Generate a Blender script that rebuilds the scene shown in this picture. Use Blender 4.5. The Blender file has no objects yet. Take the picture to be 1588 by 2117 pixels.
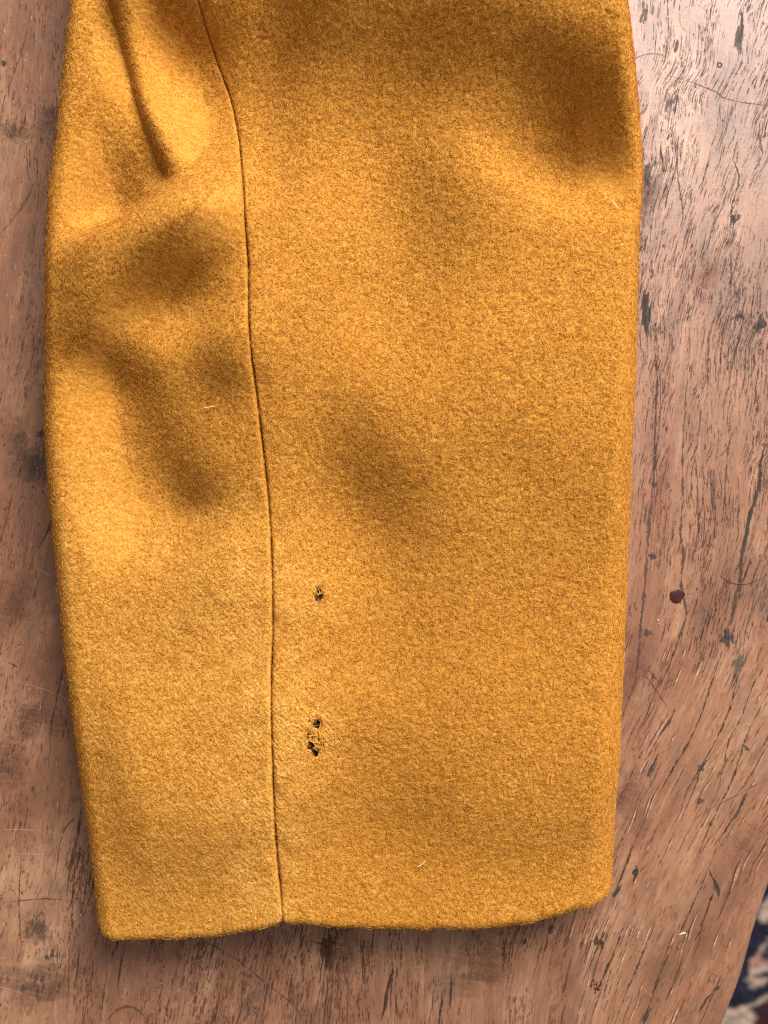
import bpy, math
import numpy as np
from mathutils import Vector, Matrix

# ------------------------------------------------------------------ camera, light, exposure
scene = bpy.context.scene
W_PX, H_PX = 1588.0, 2117.0          # size of the photograph, used as a drawing grid on the table plane
F_PX = 1645.0                        # focal length in those units (a phone's main lens)
D = 0.2303                           # camera height above the table top (m)
TABLE_H = 0.46                       # table height above the rug

cam_d = bpy.data.cameras.new('camera')
cam = bpy.data.objects.new('camera', cam_d)
scene.collection.objects.link(cam)
cam.location = (0, 0, D)
cam.rotation_euler = (0, 0, 0)
cam_d.sensor_fit = 'VERTICAL'
cam_d.sensor_height = 36.0
cam_d.sensor_width = 36.0 * W_PX / H_PX
cam_d.lens = 36.0 * F_PX / H_PX
cam_d.clip_start = 0.01
cam_d.clip_end = 20.0
cam_d.dof.use_dof = True
cam_d.dof.focus_distance = D - 0.021
cam_d.dof.aperture_fstop = 11.0
scene.camera = cam

world = bpy.data.worlds.new('World')
scene.world = world
world.use_nodes = True
bg = world.node_tree.nodes['Background']
bg.inputs['Color'].default_value = (1.0, 0.90, 0.80, 1)
bg.inputs['Strength'].default_value = 0.30

# daylight from a window up and to the right of the frame
win_d = bpy.data.lights.new('window_light', 'AREA')
win_d.shape = 'RECTANGLE'
win_d.size = 0.95
win_d.size_y = 0.95
win_d.energy = 76.0
win_d.color = (1.0, 0.96, 0.915)
win = bpy.data.objects.new('window_light', win_d)
scene.collection.objects.link(win)
wdir = Vector((0.50, 0.82, 0.68)).normalized()
win.location = wdir * 1.75
win.rotation_euler = wdir.to_track_quat('Z', 'Y').to_euler()

scene.view_settings.view_transform = 'Standard'
scene.view_settings.look = 'None'
scene.view_settings.exposure = 0.0
scene.view_settings.gamma = 1.0
scene.view_settings.use_curve_mapping = False
scene.cycles.use_denoising = False
scene.cycles.filter_width = 1.05
scene.cycles.max_bounces = 6
scene.cycles.diffuse_bounces = 2
scene.cycles.transparent_max_bounces = 16

RNG = np.random.default_rng(11)
COL = scene.collection

# ------------------------------------------------------------------ helpers
def m_per_px(z=0.0):
    return (D - z) / F_PX

def X(px, z=0.0):
    return (np.asarray(px, float) - W_PX / 2) * m_per_px(z)

def Y(py, z=0.0):
    return (H_PX / 2 - np.asarray(py, float)) * m_per_px(z)

def sm(t):
    t = np.clip(t, 0, 1)
    return t * t * (3 - 2 * t)

def tag(o, label=None, category=None, kind=None, group=None):
    if label: o['label'] = label
    if category: o['category'] = category
    if kind: o['kind'] = kind
    if group: o['group'] = group
    return o

def empty(name, loc=(0, 0, 0)):
    o = bpy.data.objects.new(name, None)
    o.empty_display_size = 0.02
    o.location = loc
    COL.objects.link(o)
    return o

def mesh_obj(name, verts, faces, mat=None, parent=None, smooth=True, col=None):
    """verts (N,3); faces (M,3) or (M,4) array"""
    verts = np.asarray(verts, np.float32)
    faces = np.asarray(faces, np.int32)
    k = faces.shape[1]
    me = bpy.data.meshes.new(name)
    me.vertices.add(len(verts))
    me.vertices.foreach_set('co', verts.ravel())
    me.loops.add(faces.size)
    me.loops.foreach_set('vertex_index', faces.ravel())
    me.polygons.add(len(faces))
    me.polygons.foreach_set('loop_start', np.arange(len(faces), dtype=np.int32) * k)
    me.update(calc_edges=True)
    me.validate()
    me.polygons.foreach_set('use_smooth', np.full(len(me.polygons), smooth, bool))
    if col is not None:
        a = me.color_attributes.new('tint', 'FLOAT_COLOR', 'POINT')
        c = np.ones((len(verts), 4), np.float32)
        c[:, :np.shape(col)[-1]] = col
        a.data.foreach_set('color', c.ravel())
    if mat: me.materials.append(mat)
    o = bpy.data.objects.new(name, me)
    COL.objects.link(o)
    if parent:
        o.parent = parent
        o.matrix_parent_inverse = Matrix.Translation(-Vector(parent.location))
    return o

def grid_faces(nr, nc):
    i = np.arange(nr - 1)[:, None] * nc + np.arange(nc - 1)[None, :]
    return np.stack([i, i + 1, i + 1 + nc, i + nc], -1).reshape(-1, 4)

def srgb(r, g, b):
    c = np.array([r, g, b], float) / 255
    return np.where(c <= 0.04045, c / 12.92, ((c + 0.055) / 1.055) ** 2.4)

def tube(pts, rad, sides=6):
    """closed-ended tube round a polyline; rad a number or an array"""
    pts = np.asarray(pts, float)
    n = len(pts)
    rad = np.broadcast_to(np.asarray(rad, float), (n,))
    tan = np.gradient(pts, axis=0)
    tan /= np.linalg.norm(tan, axis=1, keepdims=True) + 1e-12
    ref = np.where(np.abs(tan[:, 2:3]) > 0.9, [[1., 0, 0]], [[0., 0, 1]])
    a = np.cross(tan, ref); a /= np.linalg.norm(a, axis=1, keepdims=True) + 1e-12
    b = np.cross(tan, a)
    th = np.arange(sides) / sides * 2 * np.pi
    v = pts[:, None] + rad[:, None, None] * (np.cos(th)[None, :, None] * a[:, None] + np.sin(th)[None, :, None] * b[:, None])
    f = []
    for i in range(n - 1):
        for j in range(sides):
            f.append((i * sides + j, i * sides + (j + 1) % sides, (i + 1) * sides + (j + 1) % sides, (i + 1) * sides + j))
    return v.reshape(-1, 3), np.array(f)

def spline(pts, n):
    """Catmull-Rom through pts"""
    p = np.asarray(pts, float)
    q = np.vstack([2 * p[0] - p[1], p, 2 * p[-1] - p[-2]])
    out = []
    t = np.linspace(0, len(p) - 1 - 1e-9, n)
    i = t.astype(int); u = (t - i)[:, None]
    p0, p1, p2, p3 = q[i], q[i + 1], q[i + 2], q[i + 3]
    return 0.5 * (2 * p1 + (p2 - p0) * u + (2 * p0 - 5 * p1 + 4 * p2 - p3) * u ** 2 + (3 * p1 - p0 - 3 * p2 + p3) * u ** 3)

class Field:
    """smooth random field on a drawing-grid rectangle, band limited"""
    def __init__(self, seed, sx, sy, step=2.0, x0=-500, y0=-500, x1=2100, y1=2600):
        self.x0, self.y0, self.st = x0, y0, step
        nx, ny = int((x1 - x0) / step), int((y1 - y0) / step)
        r = np.random.default_rng(seed).standard_normal((ny, nx))
        kx = np.fft.fftfreq(nx, step)[None, :] * 2 * np.pi
        ky = np.fft.fftfreq(ny, step)[:, None] * 2 * np.pi
        f = np.fft.ifft2(np.fft.fft2(r) * np.exp(-0.5 * ((kx * sx) ** 2 + (ky * sy) ** 2))).real
        self.a = f / f.std()
    def __call__(self, x, y):
        return sample(self.a, (np.asarray(x) - self.x0) / self.st, (np.asarray(y) - self.y0) / self.st)

def sample(a, u, v):
    ny, nx = a.shape
    u = np.clip(u, 0, nx - 1.001); v = np.clip(v, 0, ny - 1.001)
    i = u.astype(int); j = v.astype(int); fu = u - i; fv = v - j
    return (a[j, i] * (1 - fu) + a[j, i + 1] * fu) * (1 - fv) + (a[j + 1, i] * (1 - fu) + a[j + 1, i + 1] * fu) * fv

# ------------------------------------------------------------------ materials
def new_mat(name):
    m = bpy.data.materials.new(name)
    m.use_nodes = True
    nt = m.node_tree
    return m, nt, nt.nodes['Principled BSDF'], nt.nodes, nt.links

def noise_node(nt, vec, scale, detail=4, rough=0.55, dist=0.0):
    n = nt.nodes.new('ShaderNodeTexNoise')
    n.inputs['Scale'].default_value = scale
    n.inputs['Detail'].default_value = detail
    n.inputs['Roughness'].default_value = rough
    n.inputs['Distortion'].default_value = dist
    if vec is not None: nt.links.new(vec, n.inputs['Vector'])
    return n.outputs['Fac']

def ramp(nt, fac, stops):
    r = nt.nodes.new('ShaderNodeValToRGB')
    el = r.color_ramp.elements
    while len(el) < len(stops): el.new(0.5)
    for e, (p, c) in zip(el, stops):
        e.position = p
        e.color = (*c, 1)
    nt.links.new(fac, r.inputs['Fac'])
    return r.outputs['Color']

def mix(nt, fac, a, b, mode='MIX'):
    m = nt.nodes.new('ShaderNodeMix')
    m.data_type = 'RGBA'
    m.blend_type = mode
    for sock, val in ((m.inputs[0], fac), (m.inputs[6], a), (m.inputs[7], b)):
        if isinstance(val, bpy.types.NodeSocket): nt.links.new(val, sock)
        elif isinstance(val, (int, float)): sock.default_value = val
        else: sock.default_value = (*val, 1)
    return m.outputs[2]

def mapping(nt, vec, scale=(1, 1, 1), rot=(0, 0, 0), loc=(0, 0, 0)):
    m = nt.nodes.new('ShaderNodeMapping')
    m.inputs['Scale'].default_value = scale
    m.inputs['Rotation'].default_value = rot
    m.inputs['Location'].default_value = loc
    nt.links.new(vec, m.inputs['Vector'])
    return m.outputs['Vector']

def maprange(nt, fac, a, b, c, d):
    m = nt.nodes.new('ShaderNodeMapRange')
    for i, v in enumerate((a, b, c, d)): m.inputs[i + 1].default_value = v
    nt.links.new(fac, m.inputs[0])
    return m.outputs[0]

def bump(nt, h, strength, dist):
    b = nt.nodes.new('ShaderNodeBump')
    b.inputs['Strength'].default_value = strength
    b.inputs['Distance'].default_value = dist
    nt.links.new(h, b.inputs['Height'])
    return b.outputs['Normal']

def wool_material():
    m, nt, p, N, L = new_mat('mustard_wool')
    co = N.new('ShaderNodeTexCoord').outputs['Object']
    fine = noise_node(nt, co, 1900, 3, 0.65, 0.8)
    clump = noise_node(nt, co, 560, 2, 0.5, 1.0)
    broad = noise_node(nt, co, 42, 2, 0.5)
    c = ramp(nt, clump, [(0.30, srgb(162, 98, 22)), (0.50, srgb(191, 130, 48)), (0.70, srgb(206, 150, 68))])
    c2 = ramp(nt, fine, [(0.36, srgb(124, 73, 16)), (0.50, srgb(192, 131, 48)), (0.66, srgb(226, 172, 88))])
    c = mix(nt, 0.55, c, c2)
    c = mix(nt, maprange(nt, broad, 0.3, 0.7, 0.0, 0.22), c, srgb(178, 112, 32))
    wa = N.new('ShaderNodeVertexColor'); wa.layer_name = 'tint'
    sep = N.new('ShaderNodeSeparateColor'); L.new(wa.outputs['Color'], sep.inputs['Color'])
    worn = ramp(nt, fine, [(0.34, srgb(168, 108, 34)), (0.50, srgb(222, 166, 78)), (0.66, srgb(244, 202, 124))])  # paler worn wool; along seam and narrow panel also painted window brightness
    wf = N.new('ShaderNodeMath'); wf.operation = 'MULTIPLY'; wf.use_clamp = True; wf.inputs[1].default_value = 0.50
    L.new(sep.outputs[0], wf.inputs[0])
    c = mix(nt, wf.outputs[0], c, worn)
    L.new(c, p.inputs['Base Color'])
    p.inputs['Roughness'].default_value = 0.95
    p.inputs['Specular IOR Level'].default_value = 0.15
    p.inputs['Sheen Weight'].default_value = 0.05
    p.inputs['Sheen Roughness'].default_value = 0.5
    p.inputs['Sheen Tint'].default_value = (*srgb(240, 190, 110), 1)
    L.new(bump(nt, fine, 0.5, 0.0003), p.inputs['Normal'])
    return m

def fibre_material(name, c0, c1, c2):
    m, nt, p, N, L = new_mat(name)
    info = N.new('ShaderNodeHairInfo')
    c = ramp(nt, info.outputs['Random'], [(0.0, c0), (0.55, c1), (1.0, c2)])
    L.new(c, p.inputs['Base Color'])
    p.inputs['Roughness'].default_value = 0.85
    p.inputs['Specular IOR Level'].default_value = 0.1
    return m

def plain(name, c, rough=0.6, spec=0.3, noise=0.0, nscale=800):
    m, nt, p, N, L = new_mat(name)
    p.inputs['Base Color'].default_value = (*c, 1)
    p.inputs['Roughness'].default_value = rough
    p.inputs['Specular IOR Level'].default_value = spec
    if noise:
        co = N.new('ShaderNodeTexCoord').outputs['Object']
        f = noise_node(nt, co, nscale, 3)
        L.new(mix(nt, f, tuple(np.asarray(c) * (1 - noise)), tuple(np.minimum(np.asarray(c) * (1 + noise), 1))), p.inputs['Base Color'])
    return m

def wood_material():
    m, nt, p, N, L = new_mat('worn_wood')
    co = N.new('ShaderNodeTexCoord').outputs['Object']
    wob = noise_node(nt, co, 30, 2)
    at = N.new('ShaderNodeAttribute'); at.attribute_name = 'fibre'
    rot = at.outputs['Vector']
    streak = noise_node(nt, mapping(nt, rot, (420, 42, 1)), 1.0, 5, 0.62, 0.6)
    fine = noise_node(nt, mapping(nt, rot, (2100, 190, 1)), 1.0, 4, 0.6, 0.5)
    fleck = noise_node(nt, mapping(nt, rot, (1500, 330, 1), loc=(3, 1, 0)), 1.0, 2, 0.5, 0.8)
    blotch = noise_node(nt, mapping(nt, rot, (38, 20, 1)), 1.0, 4, 0.6, 0.4)
    stain = noise_node(nt, mapping(nt, co, (70, 55, 1), loc=(4.2, 7.7, 0)), 1.0, 3, 0.6, 0.8)
    mott = noise_node(nt, co, 900, 4, 0.7)
    c = ramp(nt, blotch, [(0.28, srgb(114, 72, 47)), (0.48, srgb(154, 105, 75)), (0.70, srgb(187, 141, 109))])
    c = mix(nt, maprange(nt, streak, 0.42, 0.70, 0.0, 0.55), c, srgb(114, 74, 52))
    c = mix(nt, maprange(nt, streak, 0.42, 0.25, 0.0, 0.40), c, srgb(200, 158, 128))
    c = mix(nt, maprange(nt, fine, 0.52, 0.72, 0.0, 0.50), c, srgb(92, 60, 48))
    c = mix(nt, maprange(nt, fleck, 0.56, 0.66, 0.0, 0.50), c, srgb(86, 58, 48))
    c = mix(nt, maprange(nt, stain, 0.56, 0.74, 0.0, 0.55), c, srgb(92, 76, 66))
    c = mix(nt, maprange(nt, mott, 0.35, 0.65, 0.0, 0.25), c, srgb(128, 88, 70))
    L.new(c, p.inputs['Base Color'])
    r = maprange(nt, blotch, 0.25, 0.75, 0.54, 0.42)
    L.new(r, p.inputs['Roughness'])
    p.inputs['Specular IOR Level'].default_value = 0.82
    hsum = N.new('ShaderNodeMath'); hsum.operation = 'ADD'
    L.new(fine, hsum.inputs[0]); L.new(mott, hsum.inputs[1])
    L.new(bump(nt, hsum.outputs[0], 0.22, 0.00025), p.inputs['Normal'])
    return m

def tinted(name, rough, spec):
    m, nt, p, N, L = new_mat(name)
    a = N.new('ShaderNodeVertexColor'); a.layer_name = 'tint'
    L.new(a.outputs['Color'], p.inputs['Base Color'])
    p.inputs['Roughness'].default_value = rough
    p.inputs['Specular IOR Level'].default_value = spec
    return m

M_WOOL = wool_material()
M_NAP = fibre_material('wool_fibre', srgb(156, 94, 22), srgb(196, 134, 50), srgb(224, 170, 84))
M_WOOD = wood_material()
M_PORE = tinted('wood_pore', 0.7, 0.25)
def fade_pores():
    nt = M_PORE.node_tree; N, L = nt.nodes, nt.links
    at = [n for n in N if n.bl_idname == 'ShaderNodeVertexColor'][0]
    co = N.new('ShaderNodeTexCoord').outputs['Object']
    f = noise_node(nt, mapping(nt, co, (2600, 1300, 1)), 1.0, 3, 0.65)
    m = N.new('ShaderNodeMath'); m.operation = 'MULTIPLY'
    L.new(at.outputs['Alpha'], m.inputs[0]); L.new(maprange(nt, f, 0.34, 0.56, 0.30, 1.25), m.inputs[1])
    m2 = N.new('ShaderNodeMath'); m2.operation = 'MULTIPLY'; m2.use_clamp = True; m2.inputs[1].default_value = 1.25
    L.new(m.outputs[0], m2.inputs[0])
    L.new(m2.outputs[0], N['Principled BSDF'].inputs['Alpha'])
fade_pores()
M_RUG = tinted('rug_pile', 0.95, 0.1)
M_LINING = plain('dark_lining', srgb(84, 66, 50), 0.8, 0.1, 0.3)
M_THREAD = plain('sewing_thread', srgb(118, 72, 18), 0.8, 0.2, 0.3, 2500)
M_YARN = plain('bare_yarn', srgb(208, 150, 68), 0.9, 0.2, 0.25, 3000)
M_PALE = plain('pale_fibre', srgb(250, 222, 150), 0.6, 0.4)
M_WHITE = plain('white_lint', srgb(240, 235, 228), 0.7, 0.3)
M_HAIR = plain('dark_hair', srgb(84, 60, 50), 0.5, 0.5)
M_DROP = plain('red_resin', srgb(62, 32, 27), 0.40, 0.4, 0.7, 1200)

# ------------------------------------------------------------------ table
edge_a = np.array([X(1588), Y(1868)])           # two points of the table's near edge
edge_b = np.array([X(1509), Y(2117)])
ed = (edge_a - edge_b) / np.linalg.norm(edge_a - edge_b)     # along the edge, away from the viewer
en = np.array([ed[1], -ed[0]])                                # outwards, over the rug
def build_table():
    R, TH = 0.0045, 0.028
    # cross profile from the far left underside, over the top, round the arris, down the edge
    prof = [(-0.62, -TH), (-0.62, 0.0)]
    prof += [(x, 0.0) for x in np.linspace(-0.55, -R, 170)]
    prof += [(-R + R * math.sin(a), -R + R * math.cos(a)) for a in np.linspace(0, math.pi / 2, 9)[1:]]
    prof += [(0.0, -TH + 0.004), (-0.004, -TH), (-0.62, -TH)]
    prof = np.array(prof)
    along = np.linspace(-0.42, 0.60, 300)
    wear = Field(3, 60, 60, 10, -2000, -2000, 4000, 4000)
    V = []
    for a in along:
        w = wear(a * 7000, 0 * a) * 0.0004
        off = np.where(np.abs(prof[:, 0]) < 0.01, w, 0.0)
        p = edge_b[None] + ed[None] * a + en[None] * (prof[:, :1] + off[:, None])
        V.append(np.column_stack([p, prof[:, 1]]))
    V = np.array(V).reshape(-1, 3)
    o = mesh_obj('tabletop', V, grid_faces(len(along), len(prof)), M_WOOD, None, False)
    # fibre coordinates: follow the grain back to one line, so streaks bend as the grain does
    gx_ = W_PX / 2 + V[:, 0] / m_per_px(); gy2 = H_PX / 2 - V[:, 1] / m_per_px()
    x, y = gx_.copy(), gy2.copy()
    h = (y - 0.0) / 120
    for k in range(120):
        x = x + np.tan(flow(x, y, False)) * h; y = y - h
    fib = np.stack([(x - W_PX / 2) * m_per_px(), V[:, 1], V[:, 2]], 1).astype(np.float32)
    at = o.data.attributes.new('fibre', 'FLOAT_VECTOR', 'POINT')
    at.data.foreach_set('vector', fib.ravel())
    tag(o, 'worn reddish-brown wooden tabletop with open dark grain, lying under the sleeve', 'table')
    return o

# ---- the grain: each pore, crack and scratch is a thin sliver along the fibre direction
wav1 = Field(21, 48, 13, 4)
wav2 = Field(22, 110, 150, 6)
dens = Field(23, 30, 75, 4)
dens2 = Field(24, 10, 42, 3)
def flow(px, py, waves=True):
    """angle of the wood fibre from the vertical, in degrees, leaning to the right going up"""
    a = 7 + 19 * sm((py - 1150) / 420) * sm((px - 1000) / 420) - 8 * sm((px - 1450) / 120) * sm((py - 1880) / 150)
    if not waves: return np.radians(np.clip(a + 3 * wav2(px, py), -30, 35))
    topr = sm((px - 1150) / 150) * sm((1250 - py) / 250)
    a = a + topr * (wav1(px, py) * 8 + 3) + (1 - topr) * wav1(px, py) * 4 + wav2(px, py) * 3.5
    return np.radians(a)

table = build_table()

SV, SF, SC = [], [], []
nv = 0
def add_strokes(pts, wid, col, alpha=1.0):
    """pts (S,K,2) drawing-grid points, wid (S,K) widths in grid units, col (S,3); the rims fade into the wood"""
    global nv
    S, K, _ = pts.shape
    alpha = np.broadcast_to(np.asarray(alpha, float), (S,))
    t = np.gradient(pts, axis=1)
    t /= np.linalg.norm(t, axis=2, keepdims=True) + 1e-9
    n = np.stack([-t[..., 1], t[..., 0]], -1)
    v = np.stack([pts + n * wid[..., None] * 0.85, pts, pts - n * wid[..., None] * 0.85], 2)   # S,K,3,2
    z = (0.00002 + 0.00006 * RNG.random(S))[:, None, None]
    xyz = np.stack([X(v[..., 0]), Y(v[..., 1]), np.broadcast_to(z, v.shape[:3])], -1)
    # keep what lies on the table
    mx = ((xyz[..., :2] - edge_b) @ en).max((1, 2))
    ok = mx < -0.0046
    xyz = xyz[ok]; col = col[ok]; al = alpha[ok]; S = len(xyz)
    if S == 0: return
    base = nv + (np.arange(S) * K * 3)[:, None]
    i0 = base + (np.arange(K - 1) * 3)[None]
    f = np.concatenate([np.stack([i0, i0 + 1, i0 + 4, i0 + 3], -1), np.stack([i0 + 1, i0 + 2, i0 + 5, i0 + 4], -1)], 1).reshape(-1, 4)
    c4 = np.zeros((S, K, 3, 4)); c4[..., :3] = col[:, None, None]
    c4[:, :, 1, 3] = al[:, None] * np.clip(0.85 + 0.3 * RNG.standard_normal((S, K)), 0.25, 1)
    SV.append(xyz.reshape(-1, 3)); SF.append(f)
    SC.append(c4.reshape(-1, 4)); nv += S * K * 3

def trace(px, py, length, K):
    """follow the fibre from a seed; returns (S,K,2)"""
    st = (length / (K - 1))
    out = np.zeros((len(px), K, 2))
    x, y = px.copy(), py.copy()
    for k in range(K):
        out[:, k, 0] = x; out[:, k, 1] = y
        a = flow(x, y)
        x = x - np.sin(a) * st; y = y + np.cos(a) * st
    return out

def lens(S, K, w, jit=0.25):
    u = np.linspace(0, 1, K)
    prof = np.sqrt(np.clip(np.sin(np.pi * u), 0, 1))
    return w[:, None] * prof[None] * (1 + jit * RNG.standard_normal((S, K))).clip(0.3, 1.8)

def lerp_col(a, b, t):
    return np.asarray(a)[None] * (1 - t[:, None]) + np.asarray(b)[None] * t[:, None]

def scatter(n, x0, y0, x1, y1, dfun, lmin, lmax, wmin, wmax, ca, cb, K=6):
    x = RNG.uniform(x0, x1, n); y = RNG.uniform(y0, y1, n)
    keep = RNG.random(n) < dfun(x, y)
    x, y = x[keep], y[keep]
    L_ = lmin + (lmax - lmin) * RNG.random(len(x)) ** 2.2
    w = wmin + (wmax - wmin) * RNG.random(len(x)) ** 1.7
    p = trace(x, y, L_, K)
    add_strokes(p, lens(len(x), K, w, 0.4), lerp_col(ca, cb, RNG.random(len(x))), RNG.uniform(0.35, 1.0, len(x)))
    return p, w

DK0, DK1 = srgb(66, 46, 40), srgb(98, 68, 57)
GR0, GR1 = srgb(62, 54, 50), srgb(92, 80, 73)
BR0, BR1 = srgb(84, 54, 42), srgb(126, 84, 66)
PALE0, PALE1 = srgb(196, 150, 128), srgb(226, 190, 168)
clus = lambda x, y: np.clip(0.34 + 0.34 * dens2(x, y) + 0.22 * dens(x, y), 0.02, 1)
# right hand strip: dense wavy pores
clus_r = lambda x, y: np.clip(0.42 + 0.22 * dens2(x, y) + 0.14 * dens(x, y), 0.04, 1)
scatter(30000, 1150, -350, 1950, 1400, clus_r, 10, 55, 0.8, 1.8, DK0, DK1, 8)
scatter(3800, 1150, -350, 1950, 1400, lambda x, y: clus(x, y) ** 2, 8, 26, 1.2, 3.2, GR0, DK0, 5)
scatter(130, 1200, -350, 1950, 1500, lambda x, y: 0.6 + 0 * x, 70, 190, 1.6, 3.4, GR0, DK0, 14)
# left strip and the bottom: short brown flecks
scatter(30000, -350, -350, 420, 2500, lambda x, y: 0.8 * clus(x, y), 6, 24, 1.0, 2.4, DK0, BR1, 5)
scatter(5000, -350, -350, 420, 2500, lambda x, y: 0.8 * clus(x + 60, y), 5, 18, 1.0, 2.6, PALE0, PALE1 * 0.9, 4)
scatter(2200, -350, -350, 420, 2500, clus, 20, 80, 1.0, 2.2, DK0, BR1, 8)
scatter(19000, 150, 1750, 1250, 2500, clus, 8, 34, 1.0, 2.5, BR0, BR1, 5)
scatter(1100, 150, 1750, 1250, 2500, clus, 30, 110, 1.2, 2.8, DK0, BR0, 10)
# under the sleeve, thinner on the ground
scatter(3600, 420, -350, 1150, 1750, clus, 10, 40, 1.2, 2.4, BR0, DK1, 5)
# lower right: long split lines; pale lips paint worn edges and the highlight on one side
p, w = scatter(760, 1180, 1330, 1700, 2500, lambda x, y: np.clip(0.5 + 0.3 * dens2(x, y), 0.1, 1), 26, 150, 1.1, 2.8, DK0, BR0, 14)
sel = RNG.random(len(p)) < 0.45
q = p[sel][:, 2:9] + np.array([2.3, 0.6])
add_strokes(q, lens(len(q), 7, np.full(len(q), 1.7)), lerp_col(PALE0, PALE1, RNG.random(len(q)) * 0.7))
scatter(4200, 1180, 1330, 1700, 2500, lambda x, y: 0.5 * clus(x, y), 8, 30, 1.0, 2.0, BR0, BR1, 5)

def line(pts, w, c, taper=True, jit=0.42, K=None, rough=0.6):
    pts = np.asarray(pts, float)
    if w > 4.2:                                   # a wide split is a bundle of fine ones
        nb = int(w * 1.3)
        for _ in range(nb):
            o_ = np.array([RNG.normal(0, w * 0.33), RNG.normal(0, w * 0.5)])
            a_, b_ = sorted(RNG.random(2)); 
            if b_ - a_ < 0.3: a_, b_ = max(0, a_ - 0.2), min(1, b_ + 0.2)
            sp_ = spline(pts, 60)[int(a_ * 59):max(int(b_ * 59), int(a_ * 59) + 4) + 1]
            if len(sp_) > 3: line(sp_[::max(1, len(sp_) // 6)] + o_, RNG.uniform(1.6, 3.6), np.asarray(c) * RNG.uniform(0.8, 1.5), taper, jit, None, rough)
        w = w * 0.55
    K = K or max(6, int(np.linalg.norm(np.diff(pts, axis=0), axis=1).sum() / 4.5))
    s = spline(pts, K)
    s = s + RNG.standard_normal(s.shape) * rough
    u = np.linspace(0, 1, K)
    pr = np.sqrt(np.clip(np.sin(np.pi * u), 0, 1)) if taper else np.ones(K)
    ww = w * pr * (1 + jit * np.convolve(RNG.standard_normal(K + 4), np.ones(3) / 1.7, 'same')[2:-2]).clip(0.25, 2.0)
    add_strokes(s[None], ww[None], np.asarray(c)[None])

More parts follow.
